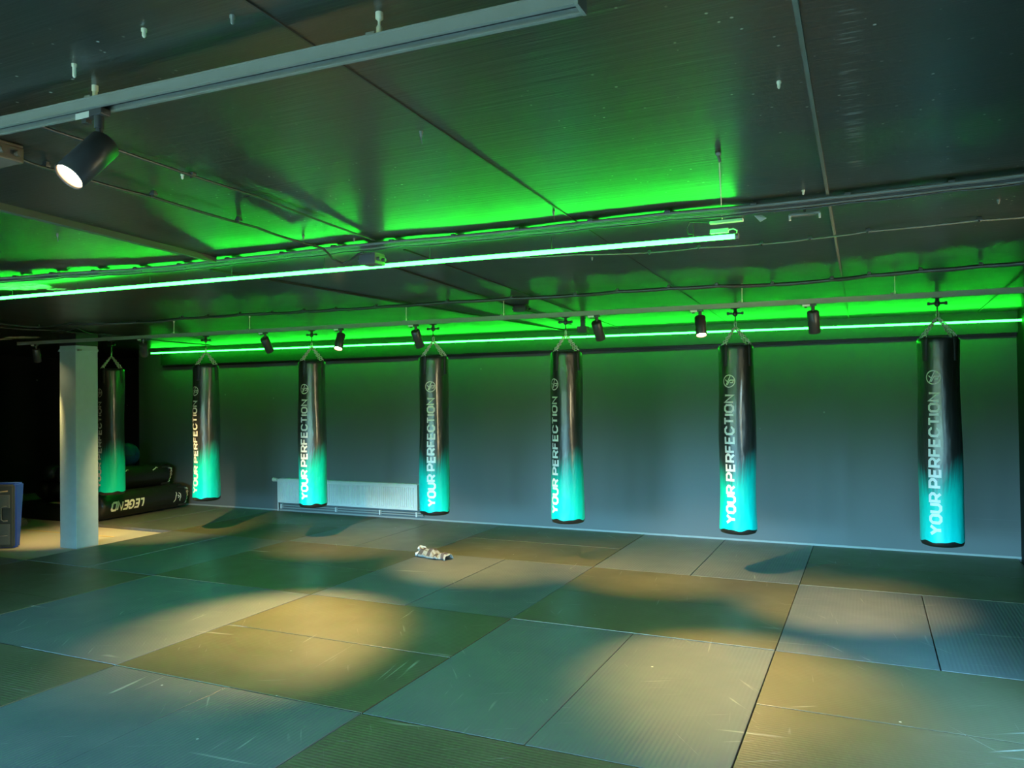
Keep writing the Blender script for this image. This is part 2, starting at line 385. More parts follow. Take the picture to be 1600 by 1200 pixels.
# ------------------------------------------------------------------ pillar
pil = empty('pillar', (-6.375, .92, -.04), label='pale grey square pillar standing at the edge of the mats', cat='pillar')
boxobj('shaft', (0, 0, 2.50/2), (.30, .30, 2.50), Mpillar, pil, .006)
b = MB(); b.box((0, 0, 2.445), (.312, .312, .03), bev=.004); b.build('collar', Mpillar, pil)
for s_ in (-1, 1): boxobj('bracket', (s_*.175, -.12, 2.44), (.05, .03, .02), Mtrack, pil)
boxobj('capital', (0, 0, 2.50+.077), (.30, .30, .146), Mbeam, pil, label='black painted top')

# ------------------------------------------------------------------ judo mats
TH = .04
def mat_obj(x0, y0, orient, label):
    """2 m x 1 m mat whose lower left corner is (x0, y0)"""
    dx, dy = (2, 1) if orient == 'x' else (1, 2)
    cx_, cy_ = x0+dx/2, y0+dy/2
    g = .0035
    b = MB(); b.box((0, 0, 0), (2-2*g, 1-2*g, TH), bev=.004)
    o = b.build('judo_mat', Mmats if orient == 'x' else Mmat, None, label=label, cat='mat', group='judo mats on the floor')
    o.location = (cx_ + rnd.uniform(-.002, .002), cy_ + rnd.uniform(-.002, .002), -TH/2 + rnd.uniform(-.0015, .0015))
    o.rotation_euler = (0, 0, (0 if orient == 'x' else math.pi/2) + rnd.uniform(-.001, .001))
    return o
BAGN = ['first', 'second', 'third', 'fourth', 'fifth', 'sixth', 'last']
def lab(i, j, half):
    rowt = {1: 'wall row', 0: 'second row', -1: 'third row', -2: 'front row'}[j]
    colt = {-5: 'far corner', -4: 'by the bag pile', -3: 'beside the pillar', -2: 'second bag column', -1: 'in the towel column', 0: 'in the middle column', 1: 'in the rightmost column'}[i]
    return '%s judo mat, %s, %s, %s' % ('olive black' if (i+j) % 2 == 0 else 'ribbed blue black', rowt, colt, {'l': 'left of a pair', 'r': 'right of a pair', 'f': 'nearer of a pair', 'b': 'farther of a pair'}[half])
for j in (1, 0, -1, -2):
    for i in range(-5, 2):
        if i <= -4 and j == 0: continue                 # bare carpet round the pillar
        if i == -5: continue
        if j == -2 and i < -2: continue
        if (i+j) % 2 == 0:
            mat_obj(2*i, 2*j, 'x', lab(i, j, 'f')); mat_obj(2*i, 2*j+1, 'x', lab(i, j, 'b'))
        else:
            mat_obj(2*i, 2*j, 'y', lab(i, j, 'l')); mat_obj(2*i+1, 2*j, 'y', lab(i, j, 'r'))
tp = MB(); a = at(40, 828, 2, -.0385); b_ = at(178, 839, 2, -.0385); d = (b_-a).normalized(); n_ = Vector((-d.y, d.x, 0))*.016
tp.add([a-n_, b_-n_, b_+n_, a+n_, a-n_+Vector((0,0,.0012)), b_-n_+Vector((0,0,.0012)), b_+n_+Vector((0,0,.0012)), a+n_+Vector((0,0,.0012))], [(0,3,2,1),(4,5,6,7),(0,1,5,4),(1,2,6,5),(2,3,7,6),(3,0,4,7)])
tp.build('floor_tape', Mtape, label='yellow tape line stuck on the grey carpet behind the pillar', cat='tape')

# ------------------------------------------------------------------ stroke lettering
def rrect(x0, y0, x1, y1, c): return [(x0+c,y0),(x1-c,y0),(x1,y0+c),(x1,y1-c),(x1-c,y1),(x0+c,y1),(x0,y1-c),(x0,y0+c),(x0+c,y0)]
W = .70; C = .2
GL = {'O': (W, [rrect(0, 0, W, 1, C)]), 'U': (W, [[(0,1),(0,C),(C,0),(W-C,0),(W,C),(W,1)]]),
 'R': (W, [[(0,0),(0,1),(W-C,1),(W,1-C),(W,.42+C),(W-C,.42),(0,.42)], [(W*.5,.42),(W,0)]]),
 'P': (W, [[(0,0),(0,1),(W-C,1),(W,1-C),(W,.40+C),(W-C,.40),(0,.40)]]),
 'E': (.62, [[(.62,1),(0,1),(0,0),(.62,0)], [(0,.5),(.56,.5)]]), 'F': (.60, [[(.60,1),(0,1),(0,0)], [(0,.5),(.54,.5)]]),
 'C': (W, [[(W,.72),(W,1-C),(W-C,1),(C,1),(0,1-C),(0,C),(C,0),(W-C,0),(W,C),(W,.28)]]),
 'T': (.68, [[(0,1),(.68,1)], [(.34,1),(.34,0)]]), 'I': (0, [[(0,0),(0,1)]]), 'N': (W, [[(0,0),(0,1),(W,0),(W,1)]]),
 'Y': (.76, [[(0,1),(.38,.45),(.76,1)], [(.38,.45),(.38,0)]]),
 'L': (.5, [[(0,1),(0,0),(.5,0)]]), 'D': (W, [[(0,0),(W-C,0),(W,C),(W,1-C),(W-C,1),(0,1),(0,0)]]),
 'G': (W, [[(W,.74),(W,1-C),(W-C,1),(C,1),(0,1-C),(0,C),(C,0),(W-C,0),(W,C),(W,.5),(.4,.5)]])}
def strokes(mb, line, wd, mp, maxl=.12):
    """mb gets flat ribbons along a polyline, mp maps (u, v) onto the surface"""
    P = [Vector((p[0], p[1])) for p in line]; n = len(P); closed = (P[0]-P[-1]).length < 1e-6
    def nrm(a, b): d = (b-a).normalized(); return Vector((-d.y, d.x))
    off = []
    for i in range(n):
        a = nrm(P[i-1], P[i]) if i > 0 else (nrm(P[-2], P[-1]) if closed else None)
        b = nrm(P[i], P[i+1]) if i < n-1 else (nrm(P[0], P[1]) if closed else None)
        if a is None: m_ = b
        elif b is None: m_ = a
        else:
            m_ = (a+b); m_ = m_.normalized() if m_.length > 1e-6 else a
            m_ = m_*min(1.9, 1/max(.3, m_.dot(a)))
        off.append(m_*wd/2)
    for i in range(n-1):
        k = max(1, int((P[i+1]-P[i]).length/maxl)); vs = []
        for q in range(k+1):
            t = q/k; c = P[i].lerp(P[i+1], t); o = off[i].lerp(off[i+1], t)
            vs += [mp(*(c-o)), mp(*(c)), mp(*(c+o))]
        fs = []
        for q in range(k):
            fs += [(3*q, 3*q+3, 3*q+4, 3*q+1), (3*q+1, 3*q+4, 3*q+5, 3*q+2)]
        mb.add(vs, fs, True)
def word(mb, txt, wds, x, mp, gap=.24, space=.55):
    for ch, wd in zip(txt, wds):
        if ch == ' ': x += space; continue
        gw, ls = GL[ch]
        for l in ls: strokes(mb, [(x+a, b) for a, b in l], wd, mp)
        x += gw + gap
    return x - gap

# ------------------------------------------------------------------ punching bags
ZB, ZT = .445, 2.215
def rad(z, th, seed):
    t = (z-ZB)/(ZT-ZB)
    r = .176 - .009*t + .0045*math.sin(9*t+seed) + .003*math.sin(3*th+seed*2+5*t) + .002*math.sin(2*th-11*t+seed)
    return r
def bagpt(z, th, seed, off=0.0):
    r = rad(z, th, seed)+off; return Vector((r*math.sin(th), -r*math.cos(th), z))
CY = 2.15
bagpx = [(174, 175, -65), (322, 323, -55), (488, 488.5, -36), (677, 680, -13), (885, 887, -50), (1150, 1153.5, -24), (1467, 1470, -15)]
bnames = ['punching bag hanging leftmost, half behind the pillar', 'punching bag hanging second from the left, beside the bag pile', 'punching bag hanging in front of the radiator',
          'punching bag hanging at the right end of the radiator', 'punching bag hanging in the middle, lettering turned to its left edge', 'punching bag hanging second from the right',
          'punching bag hanging rightmost, nearest the camera']
def chain(mb, a, b, n=9):
    d = (b-a); L = d.length/n; d.normalize(); s_ = d.orthogonal().normalized(); t_ = d.cross(s_)
    for i in range(n):
        c = a + d*(L*(i+.5)); side = s_ if i % 2 else t_
        pts = []
        for q in range(10):
            an = 2*math.pi*q/10; pts.append(c + d*(math.cos(an)*L*.66) + side*(math.sin(an)*.0125))
        mb.tube(pts, .0050, 5, closed=True)
bagx = []
for bi, (xt, xb, rot) in enumerate(bagpx):
    pt = at(xt, 560, 1, CY); pb = at(xb, 790, 1, CY); X = (pt.x+pb.x)/2; seed = bi*1.7+.4; bagx.append(X)
    az = math.atan2(CAM.x-X, -(CAM.y-CY))           # turn of local -Y towards the camera
    rz = az + math.radians(rot)
    root = empty('punching_bag', (X, CY, 0), rz, label='teal and black ' + bnames[bi], cat='punching bag', group='punching bags in a row along the back wall')
    if bi == 6: root.rotation_euler = (0, 0, rz)
    b = MB(); n = 44; m_ = 56; vs = []
    for i in range(m_+1):
        z = ZB + .02 + (ZT-ZB-.02)*i/m_
        for j in range(n):
            th = 2*math.pi*j/n; zz = z + (.007*math.sin(5*th+seed) + .004*math.sin(9*th) if i == 0 else 0)
            vs.append(bagpt(zz, th, seed))
    fs = [(i*n+j, i*n+(j+1) % n, (i+1)*n+(j+1) % n, (i+1)*n+j) for i in range(m_) for j in range(n)]
    base = len(vs)
    for k_, (q, dz) in enumerate(((.93, .018), (.8, .022), (.45, .008), (.05, 0))):
        for j in range(n):
            p = bagpt(ZT, 2*math.pi*j/n, seed); vs.append(Vector((p.x*q, p.y*q, ZT+dz)))
        o_ = (m_*n) if k_ == 0 else base+(k_-1)*n
        fs += [(o_+j, o_+(j+1) % n, base+k_*n+(j+1) % n, base+k_*n+j) for j in range(n)]
    b.add(vs, fs, True); b.build('bag_body', Mbag, root)
    b = MB(); vs = []; prof = ((.985, .06), (.985, .02), (.93, -.002), (.78, -.012), (.5, -.018), (.02, -.02)); 
    for (q, dz) in prof:
        for j in range(n):
            p = bagpt(ZB+.02, 2*math.pi*j/n, seed); vs.append(Vector((p.x*q, p.y*q, ZB+dz-.015)))
    fs = [(i*n+(j+1) % n, i*n+j, (i+1)*n+j, (i+1)*n+(j+1) % n) for i in range(len(prof)-1) for j in range(n)]
    b.add(vs, fs, True); b.build('bag_base', Mblk, root, label='black rounded base')
    # white lettering reading upwards
    HT = .080; r0 = .172; z0 = .535
    def mp(u, v, off=.0016): return bagpt(z0+u*HT*1.16, -(v-.5)*HT/r0, seed, off)
    b = MB(); xe = word(b, 'YOUR', [.29, .28, .275, .27], 0, mp, .30)
    b.build('lettering', Mletter, root)
    b = MB(); word(b, 'PERFECTION', [.27, .26, .25, .24, .235, .23, .225, .22, .215, .21], xe+.62, mp, .30)
    b.build('lettering', Mletter, root)
    b = MB(); zc_, RL = 1.887, .062
    def ml(u, v): return bagpt(zc_+v*RL, u*RL/r0, seed, .0016)
    strokes(b, [(math.cos(2*math.pi*q/28)*.93, math.sin(2*math.pi*q/28)*.93) for q in range(29)], .16, ml, .3)
    for l in ([(-.52,-.76),(.24,.86)], [(-.28,-.62),(.16,.16),(.74,.16),(.60,-.24),(.20,-.24)], [(-.62,.26),(-.22,-.12)], [(-.42,-.50),(-.04,.26)]): strokes(b, l, .15, ml, .2)
    b.build('logo', Mletter, root)
    HB = Vector((0, 0, 2.475))
    for q in range(4):
        th = math.radians(45+90*q) - math.radians(rot) + .12; s_ = MB(); hw = .022; vs = []
        for (z, o_, k2) in ((2.03, .003, 1.0), (2.10, .004, 1.1), (2.16, .005, 1.2), (2.21, .005, 1.45), (2.235, .001, 1.3), (2.238, -.02, 1.1)):
            for s2 in (-1, 0, 1):
                p = bagpt(min(z, ZT), th+s2*hw*k2/.17, seed, o_); p.z = z; vs.append(p)
        s_.add(vs, [(3*i+j, 3*i+j+1, 3*i+j+4, 3*i+j+3) for i in range(5) for j in (0, 1)], True)
        st = s_.build('strap', Mstrap, root)
        sm = st.modifiers.new('t', 'SOLIDIFY'); sm.thickness = .003; sm.offset = 0
        rp_ = bagpt(ZT, th, seed, -.004); rp_.z = 2.245
        s_ = MB(); tang = Vector((math.cos(th), math.sin(th), 0))
        s_.tube([rp_ + tang*(.018*math.cos(a_)) + Vector((0, 0, .014*math.sin(a_))) for a_ in [2*math.pi*i/12 for i in range(12)]], .0035, 6, closed=True)
        s_.build('ring', Mchrome, st, label='steel ring')
        s_ = MB(); chain(s_, rp_ + Vector((0, 0, .008)), HB + Vector((rp_.x*.05, rp_.y*.05, -.062)), 9)
        s_.build('chain', Mchrome, root)
    s_ = MB(); s_.tube([HB + Vector((.011*math.cos(a_), 0, -.035+.032*math.sin(a_))) for a_ in [2*math.pi*i/14 for i in range(14)]], .0045, 6, closed=True)
    s_.build('carabiner', Mchrome, root)
    # ceiling bracket the bag hangs from
    zc_b = zc(X)
    br = empty('ceiling_bracket', (X, CY, zc_b), 0, label='dark swivel bracket on the ceiling above the %s punching bag from the left' % BAGN[bi], cat='bracket', group='brackets carrying the punching bags')
    s_ = MB(); s_.lathe([(0, -.001), (.045, -.001), (.045, -.009), (.016, -.012), (.014, -.05), (0, -.05)], 20); s_.build('mounting_plate', Mcable, br)
    s_ = MB(); s_.tube([(-.07, 0, -.056), (.07, 0, -.056)], .0085, 8)
    for q in (-1, 1): s_.tube([(q*.058, 0, -.056), (q*.078, 0, -.056)], .014, 8)
    s_.lathe([(0, -.04), (.02, -.04), (.022, -.07), (.012, -.085), (0, -.085)], 16); s_.build('crossbar', Mcable, br)
    s_ = MB(); zz = 2.475-zc_b; s_.tube([(0, .0, -.083), (0, 0, zz+.012)], .006, 8)
    s_.tube([(0, .012*math.cos(a_), zz+.004+.014*math.sin(a_)) for a_ in [2*math.pi*i/12 for i in range(12)]], .004, 6, closed=True)
    s_.build('swivel_eye', Mcable, br)

# ------------------------------------------------------------------ neon tubes
def led(p0, p1, label, ang):
    """round diffuser on an aluminium channel; the opaque channel is on the side away from the room"""
    d = (p1-p0); L = d.length; root = empty('neon_tube', p0, label=label, cat='light')
    d.normalize(); root.rotation_euler = d.to_track_quat('X', 'Z').to_euler()
    t = MB(); t.tube([(0, 0, 0), (L, 0, 0)], .0115, 14); t.build('diffuser', Mled, root)
    c_ = MB(); c_.tube([(-.012, 0, 0), (.004, 0, 0)], .0135, 12); c_.tube([(L-.004, 0, 0), (L+.012, 0, 0)], .0135, 12); c_.build('end_cap', Mtrack, root)
    return root
l1a = at(0, 466, 1, -1.9); l1b = at(1150, 369, 1, -1.9); l1a = l1a + (l1a-l1b).normalized()*.9
r1 = led(l1a, l1b, 'near green neon tube hanging under the ceiling in front of the cables', .35)
l2a = at(236, 552, 1, 3.68); l2b = at(1599, 500, 1, 3.68)
r2 = led(l2a, l2b, 'far green neon tube along the beam above the punching bags', .30)
L2 = (l2b-l2a).length
for i in range(9): boxobj('bracket', (L2*(i+.5)/9, .112, .0), (.03, .20, .010), Mtrack, r2)
L1 = (l1b-l1a).length
for i in range(9):
    x = .3 + (L1-.5)*i/8; s_ = MB(); s_.tube([(x, .012, .012), (x, .012, .05), (x, .015, .5*(zc(1)-2.53)+.045)], .0022, 5); s_.build('hanger_wire', Mcable, r1)

# ------------------------------------------------------------------ track rails and spotlights
def rail(p0, p1, label, hgt, wid, hangers):
    d = (p1-p0); L = d.length; d.normalize(); root = empty('track_rail', p0, label=label, cat='lighting track', rot=d.to_track_quat('X', 'Z').to_euler())
    b = MB(); t = .003
    b.box((L/2, 0, hgt-t/2), (L, wid, t))
    for s_ in (-1, 1):
        b.box((L/2, s_*(wid/2-t/2), hgt/2-t/2), (L, t, hgt-t)); b.box((L/2, s_*(wid/2+.0012), t/2), (L, .0025, t))
        b.box((L/2, s_*(wid/2+.0008), hgt-t), (L, .0016, .003))
        b.box((L/2, s_*(wid*.5-.005), t/2), (L, .007, t)) 
    b.build('rail_profile', Mtrack, root)
    c_ = MB(); c_.box((L/2, 0, hgt*.60), (L, wid*.45, hgt*.5)); c_.build('conductor_insert', Mtrackd, root, label='black slot insert')
    for x in (-.004, L+.004): boxobj('end_cap', (x, 0, hgt/2), (.008, wid+.004, hgt+.004), Mtrack, root, .001)
    for x in hangers:
        h = MB(); px_ = p0 + d*x; zt = zc(px_.x) - px_.z
        h.lathe([(.0085, zt), (.0085, zt-.014), (.0035, zt-.018), (.0032, zt-.024), (.0032, hgt+.028), (.0065, hgt+.022), (.0065, hgt+.006), (.0025, hgt)], 10, Matrix.Translation((x, 0, 0)))
        o = h.build('hanger', Mcream, root)
        boxobj('clamp', (x-.018, 0, hgt+.006), (.022, .02, .012), Mtrack, root)
    return root, d
T1a = at(0, 205, 1, -4.22); T1b = at(904, 15, 1, -4.22)
T1a = T1a + (T1a-T1b).normalized()*.8
def onx(p0, p1, x): t = (x-p0.x)/(p1.x-p0.x); return p0 + (p1-p0)*t
dT = (T1b-T1a).length/(T1b.x-T1a.x)
rail(T1a, T1b, 'near grey lighting track hanging across the upper left', .030, .046, [(.775-T1a.x)*dT, (1.675-T1a.x)*dT])
T2a = at(30, 537, 1, .45); T2b = at(1600, 453, 1, .45); T2b = onx(T2a, T2b, 4.0)
T2z = -.018
T2a.z += T2z; T2b.z += T2z
rail(T2a, T2b, 'far grey lighting track hanging in front of the punching bags', .036, .040, [atc(x_, y_).x - T2a.x for x_, y_ in ((286, 503), (400, 495), (658, 482), (812, 474), (1173, 455), (1396, 435))])
def spotlight(p, aim, label, sticker=True, power=1.0, R_=.042, L_=.165, blend=1.0, cone=50, drop=0.0):
    """p: point under the track, aim: direction of the beam"""
    root = empty('track_spotlight', p, label=label, cat='spotlight', group='spotlights on the tracks')
    boxobj('adapter', (-.005, 0, -.008), (.095, .030, .018), Mlamp, root, .002)
    if sticker: boxobj('sticker', (-.028, -.0156, -.012), (.052, .0012, .016), Mwhite, root, label='white sticker')
    boxobj('adapter_knob', (-.032, 0, -.022), (.018, .016, .012), Mlamp, root)
    s_ = MB(); s_.tube([(.018, 0, -.004), (.018, 0, -.05)], .0125, 12); s_.tube([(.018, 0, -.045), (.018, 0, -.075-drop)], .009, 12); s_.build('stem', Mlamp, root)
    a = Vector(aim).normalized(); piv = Vector((.018, 0, -.082-drop)); top = piv - a*.022
    q = Vector((0, 0, -1)).rotation_difference(a).to_matrix().to_4x4(); m_ = Matrix.Translation(piv + a*.018) @ q
    b = MB(); b.lathe([(0, .045), (R_*.9, .045), (R_, .040), (R_, -L_+.047), (R_-.003, -L_+.045), (R_-.004, -L_+.053), (R_-.006, -L_+.066)], 32, m_); b.build('lamp_body', Mlamp, root)
    b = MB(); b.lathe([(R_-.005, -L_+.066), (R_*.6, -L_+.060), (0, -L_+.058)], 28, m_); b.build('lens', Mlens, root, label='glowing warm lens')
    ld = bpy.data.lights.new('lamp_beam', 'SPOT'); ld.energy = SPOT*power; ld.color = WARM; ld.spot_size = math.radians(cone); ld.spot_blend = blend; ld.shadow_soft_size = .03
    lo = bpy.data.objects.new('lamp_beam', ld); link(lo); lo.parent = root
    lo.matrix_local = m_ @ Matrix.Translation((0, 0, -L_+.035))
    return root
lampdef = [(55, 545, (-.50, .6, -1.8), 'black track spotlight left of the pillar', .7, 48), (222, 532, (-.95, 1, -1.3), 'black track spotlight right of the pillar at the left end of the far tube', 1.8, 54),
           (412, 520, (-.15, 1, -1.25), 'black track spotlight between the second and third punching bags, aimed at the wall', 1.6, 56), (530, 512, (.30, -1.22, -2.3), 'lit track spotlight on the far track above the radiator, aimed at the room', 3.6, 55),
           (647, 506, (.05, 1, -1.75), 'black track spotlight just left of the fourth punching bag, aimed at the wall', 2.0, 58), (929, 490, (.08, 1, -1.35), 'black track spotlight just right of the fifth punching bag, aimed at the wall', 2.1, 58),
           (1090, 481, (.36, -1, -2.3), 'lit track spotlight on the far track just left of the sixth punching bag', 2.4, 52), (1266, 474, (.10, .85, -2.1), 'black track spotlight between the two rightmost punching bags', 1.8, 50)]
for (x_, y_, aim, lb, pw, cn) in lampdef:
    X = at(x_, y_, 1, .45).x; p = onx(T2a, T2b, X); spotlight(p, aim, lb, power=pw, cone=cn)
p = at(148, 178, 1, -4.22); p = onx(T1a, T1b, p.x)
spotlight(p, (-.08, -.65, -.75), 'large lit spotlight at the left hanging from the near track', R_=.040, L_=.15, power=.8, drop=.022)

# ------------------------------------------------------------------ cables on the ceiling
def cable_run(label, paths, clips, mats, rads, drop, clipsize=.03):
    root = empty('cable_run', (0, 0, 0), label=label, cat='cables')
    for pth, m_, r_ in zip(paths, mats, rads):
        b = MB(); b.tube(pth, r_, 7); b.build('cable', m_, root)
    for (p, wy) in clips:
        b = MB(); h = drop; z = zc(p.x)
        b.box((p.x, p.y, z-h*.5-.002), (.02, .014, h), bev=.002); b.box((p.x, p.y, z-h-.004), (.026, wy, .010), bev=.002)
        b.tube([(p.x, p.y-.004, z-h-.008), (p.x, p.y-.004, z-h-.020)], .005, 6); b.build('clip', Mcable, root)
    return root
def run(pts, drop, dy=0.0, sag=0.0, n=6, jit=0.0):
    P = [atc(x, y) for x, y in pts]; o = []
    for i in range(len(P)-1):
        for k_ in range(n):
            t = k_/n; q = P[i].lerp(P[i+1], t); q = Vector((q.x, q.y+dy+rnd.uniform(-jit, jit), zc(q.x)-drop-sag*4*t*(1-t))); o.append(q)
    q = P[-1]; o.append(Vector((q.x, q.y+dy, zc(q.x)-drop))); return o
bx = [(-60, 435), (35, 430), (92, 425), (157, 421), (222, 417), (290, 411), (365, 402), (450, 393), (530, 383), (620, 374), (716, 366), (815, 356), (928, 343), (1047, 330), (1180, 318), (1325, 302), (1485, 283), (1620, 267)]
paths = []; ms = []; rs = []
for i, (dy, dr, r_, sg) in enumerate(((-.05, .022, .008, .0), (-.025, .022, .008, .001), (0, .022, .008, .001), (.028, .024, .006, .003), (.05, .028, .004, .006))):
    paths.append(run(bx, dr, dy, sg, 4, .002)); ms.append(Mcablel if i in (0, 3) else Mcable); rs.append(r_)
cable_run('bundle of grey and black cables clipped under the ceiling, beside the near neon tube', paths, [(atc(x, y), .12) for x, y in bx[1:-1] if not 560 < x < 600], ms, rs, .010)
c2 = [(100, 503), (215, 500), (285, 493), (325, 491), (375, 487), (425, 485), (475, 482), (525, 479), (588, 475), (700, 467), (800, 461), (900, 456), (965, 450), (1045, 445), (1120, 441), (1207, 439), (1300, 431), (1358, 424), (1438, 417), (1532, 409), (1620, 402)]
cable_run('black conduit clipped to the ceiling just in front of the far track', [run(c2, .028, 0, .004, 4), run(c2, .031, .026, .006, 4)], [(atc(x, y), .06) for x, y in c2[1:-1]], [Mcable, Mcable], [.013, .008], .016)
c3 = [(1010, 386), (1015, 392), (1092, 381), (1190, 374), (1266, 368), (1356, 356), (1530, 338), (1620, 331)]
c3 = [(800, 398), (900, 393), (1015, 390), (1092, 382), (1190, 376), (1266, 368), (1356, 356), (1530, 338), (1620, 331)]
cable_run('single thin grey cable clipped to the bare ceiling at the right', [run(c3, .018, 0, .003, 4)], [(atc(x, y), .018) for x, y in c3[2:-1]], [Mcablel], [.005], .010)
c4 = [(0, 500), (60, 507), (100, 512), (150, 517), (240, 522)]
cable_run('dark cables running over the top of the pillar', [run([(-20, 497), (60, 507), (110, 500), (215, 500)], .03, 0, .01, 4), run([(-20, 505), (90, 512), (160, 518), (330, 536)], .03, 0, .012, 4), run([(80, 512), (120, 505), (150, 515), (190, 519)], .05, 0, .02, 4)], [(atc(60, 507), .04)], [Mcable]*3, [.009, .008, .006], .02)
cA = run([(10, 232), (30, 238), (90, 257), (240, 300), (400, 348), (470, 372)], .022, 0, .004, 4)
e_ = [at(505, 388, 2, 2.560), at(520, 404, 2, 2.535), at(536, 412, 2, 2.52), at(548, 406, 2, 2.525), at(560, 397, 2, 2.54), at(568, 395, 2, 2.545)]
cable_run('black cable running to the junction box with a sagging end', [cA[:-1] + e_], [(atc(x, y), .02) for x, y in ((72, 252), (240, 297), (373, 338))], [Mcable], [.0065], .012)
cable_run('straight black cable running from behind the near spotlight to the junction box', [run([(60, 190), (187, 230), (400, 302), (585, 372)], .012, 0, .003, 5)], [(atc(300, 268), .02)], [Mcable], [.0055], .006)
# junction boxes
def jbox(loc, d, label, m_=Mlamp):
    root = empty('junction_box', loc, label=label, cat='junction box')
    boxobj('box_body', (0, 0, 0), d, m_, root, .005); boxobj('box_lid', (0, 0, d[2]/2+.004), (d[0]*.96, d[1]*.96, .008), m_, root, .002)
    for s_ in (-1, 1):
        for q in (-.25, .25):
            b = MB(); b.tube([(s_*d[0]/2, q*d[1], 0), (s_*(d[0]/2+.018), q*d[1], 0)], .010, 10); b.build('cable_gland', m_, root)
    return root
p = atc(583, 386); jbox((p.x, p.y-.01, zc(p.x)-.075), (.105, .10, .055), 'dark grey junction box in the cable bundle behind the near neon tube', painted('box_grey', (.10, .10, .09), .5))
p = atc(6, 222); jbox((p.x-.04, p.y, zc(p.x)-.035), (.13, .10, .05), 'brown junction box on the ceiling at the left edge', painted('box_brown', (.12, .08, .05), .5))
p = atc(812, 474); jbox((p.x-.05, p.y+.15, zc(p.x)-.035), (.12, .10, .05), 'small dark junction box on the conduit left of the middle punching bag')
# neon driver, its box on the tube, sensor, paper tag
root = empty('neon_driver', (0, 0, 0), label='white power supply hanging on a wire at the end of the near neon tube', cat='power supply')
p = at(1135, 346, 1, -1.83); b = MB(); b.box(p, (.155, .03, .014), bev=.003); b.build('driver_case', Mwhite, root)
hk = atc(1122, 238); b = MB(); b.tube([(hk.x, hk.y, zc(hk.x)-.002), (hk.x+.003, hk.y, zc(hk.x)-.03), p + Vector((-.02, 0, .008))], .0022, 6); b.build('suspension_wire', Mcream, root)
b = MB(); b.lathe([(0, 0), (.010, 0), (.010, -.010), (.004, -.014), (0, -.014)], 10, Matrix.Translation((hk.x, hk.y, zc(hk.x)))); b.tube([(hk.x, hk.y, zc(hk.x)-.010), (hk.x+.006, hk.y, zc(hk.x)-.035)], .005, 6); b.build('ceiling_hook', Mcablel, root)
q = at(1124, 361, 1, -1.885); b = MB(); b.box(q, (.085, .022, .022), bev=.003); o = b.build('connector_block', Mwhite, root)
e1 = q + Vector((.042, 0, .002)); e2 = l1b
b = MB(); b.tube([e1, e1+Vector((.022, 0, .004)), e1+Vector((.04, 0, -.008)), e1+Vector((.038, 0, -.022)), e2+Vector((.004, 0, 0))], .0035, 7)
b.build('connector_cable', Mwhite, root)
b = MB(); k0 = at(1060, 366, 1, -1.88); b.tube([at(1082, 366, 1, -1.88), at(1076, 366, 1, -1.87), at(1073, 357, 1, -1.87), at(1078, 347, 1, -1.87), at(1095, 347, 1, -1.85), at(1108, 348, 1, -1.84)], .0028, 6); b.build('supply_cable', Mcable, root)
p = at(1190, 341, 1, -1.86); b = MB(); q1, q2, q3, q4 = (at(1178, 337, 1, -1.86), at(1190, 336, 1, -1.85), at(1198, 341, 1, -1.85), at(1188, 347, 1, -1.86))
b.add([q1, q2, q3, q4], [(0, 1, 2, 3)]); o = b.build('paper_tag', Mwhite, None, label='crumpled white paper tag stuck among the ceiling cables', cat='tag'); sm = o.modifiers.new('t', 'SOLIDIFY'); sm.thickness = .002
p = atc(1257, 322); root = empty('motion_sensor', (p.x, p.y, zc(p.x)), label='flat pale sensor under the cable bundle near the ceiling joint', cat='sensor')
boxobj('sensor_case', (0, 0, -.035), (.13, .03, .012), Mcablel, root, .003)
for s_ in (-1, 1): boxobj('sensor_foot', (s_*.062, 0, -.047), (.008, .02, .022), Mwhite, root)
b = MB(); b.tube([(0, 0, 0), (0, 0, -.03)], .006, 6); b.build('sensor_stem', Mcable, root)
p = at(911, 515, 1, 2.6); root = empty('ceiling_speaker', (p.x, p.y, p.z), label='small dark box hanging near the ceiling between the middle punching bag and a spotlight', cat='speaker')
boxobj('box_body', (0, 0, 0), (.11, .09, .07), painted('speaker_grey', (.08, .09, .08), .5), root, .005)
b = MB(); b.box((0, 0, .035+(zc(p.x)-p.z-.035)/2), (.05, .03, zc(p.x)-p.z-.035)); b.build('drop_rod', Mcable, root)
# loose anchors left in the ceiling
anc = [(116, 100), (285, 272), (658, 205), (474, 368), (90, 365), (865, 330), (1217, 127), (1255, 297), (225, 45), (363, 24), (553, 372), (925, 402), (1560, 312)]
for i, (x_, y_) in enumerate(anc):
    p = atc(x_, y_); b = MB(); z = zc(p.x); h = .030 if i == 0 else .016
    b.lathe([(.0065, z), (.0065, z-.006), (.0045, z-.008), (.0045, z-h), (.002, z-h-.004), (0, z-h-.004)], 10, Matrix.Translation((p.x, p.y, 0)))
    if i in (2, 3, 4, 5): b.tube([(p.x, p.y, z-h), (p.x+.003, p.y, z-h-.025)], .0022, 5)
    b.build('ceiling_anchor', Mcream if i in (0, 1, 6, 7, 8) else Mcablel, None, label='small pale plug left sticking out of the black ceiling', cat='anchor', group='loose plugs in the ceiling')

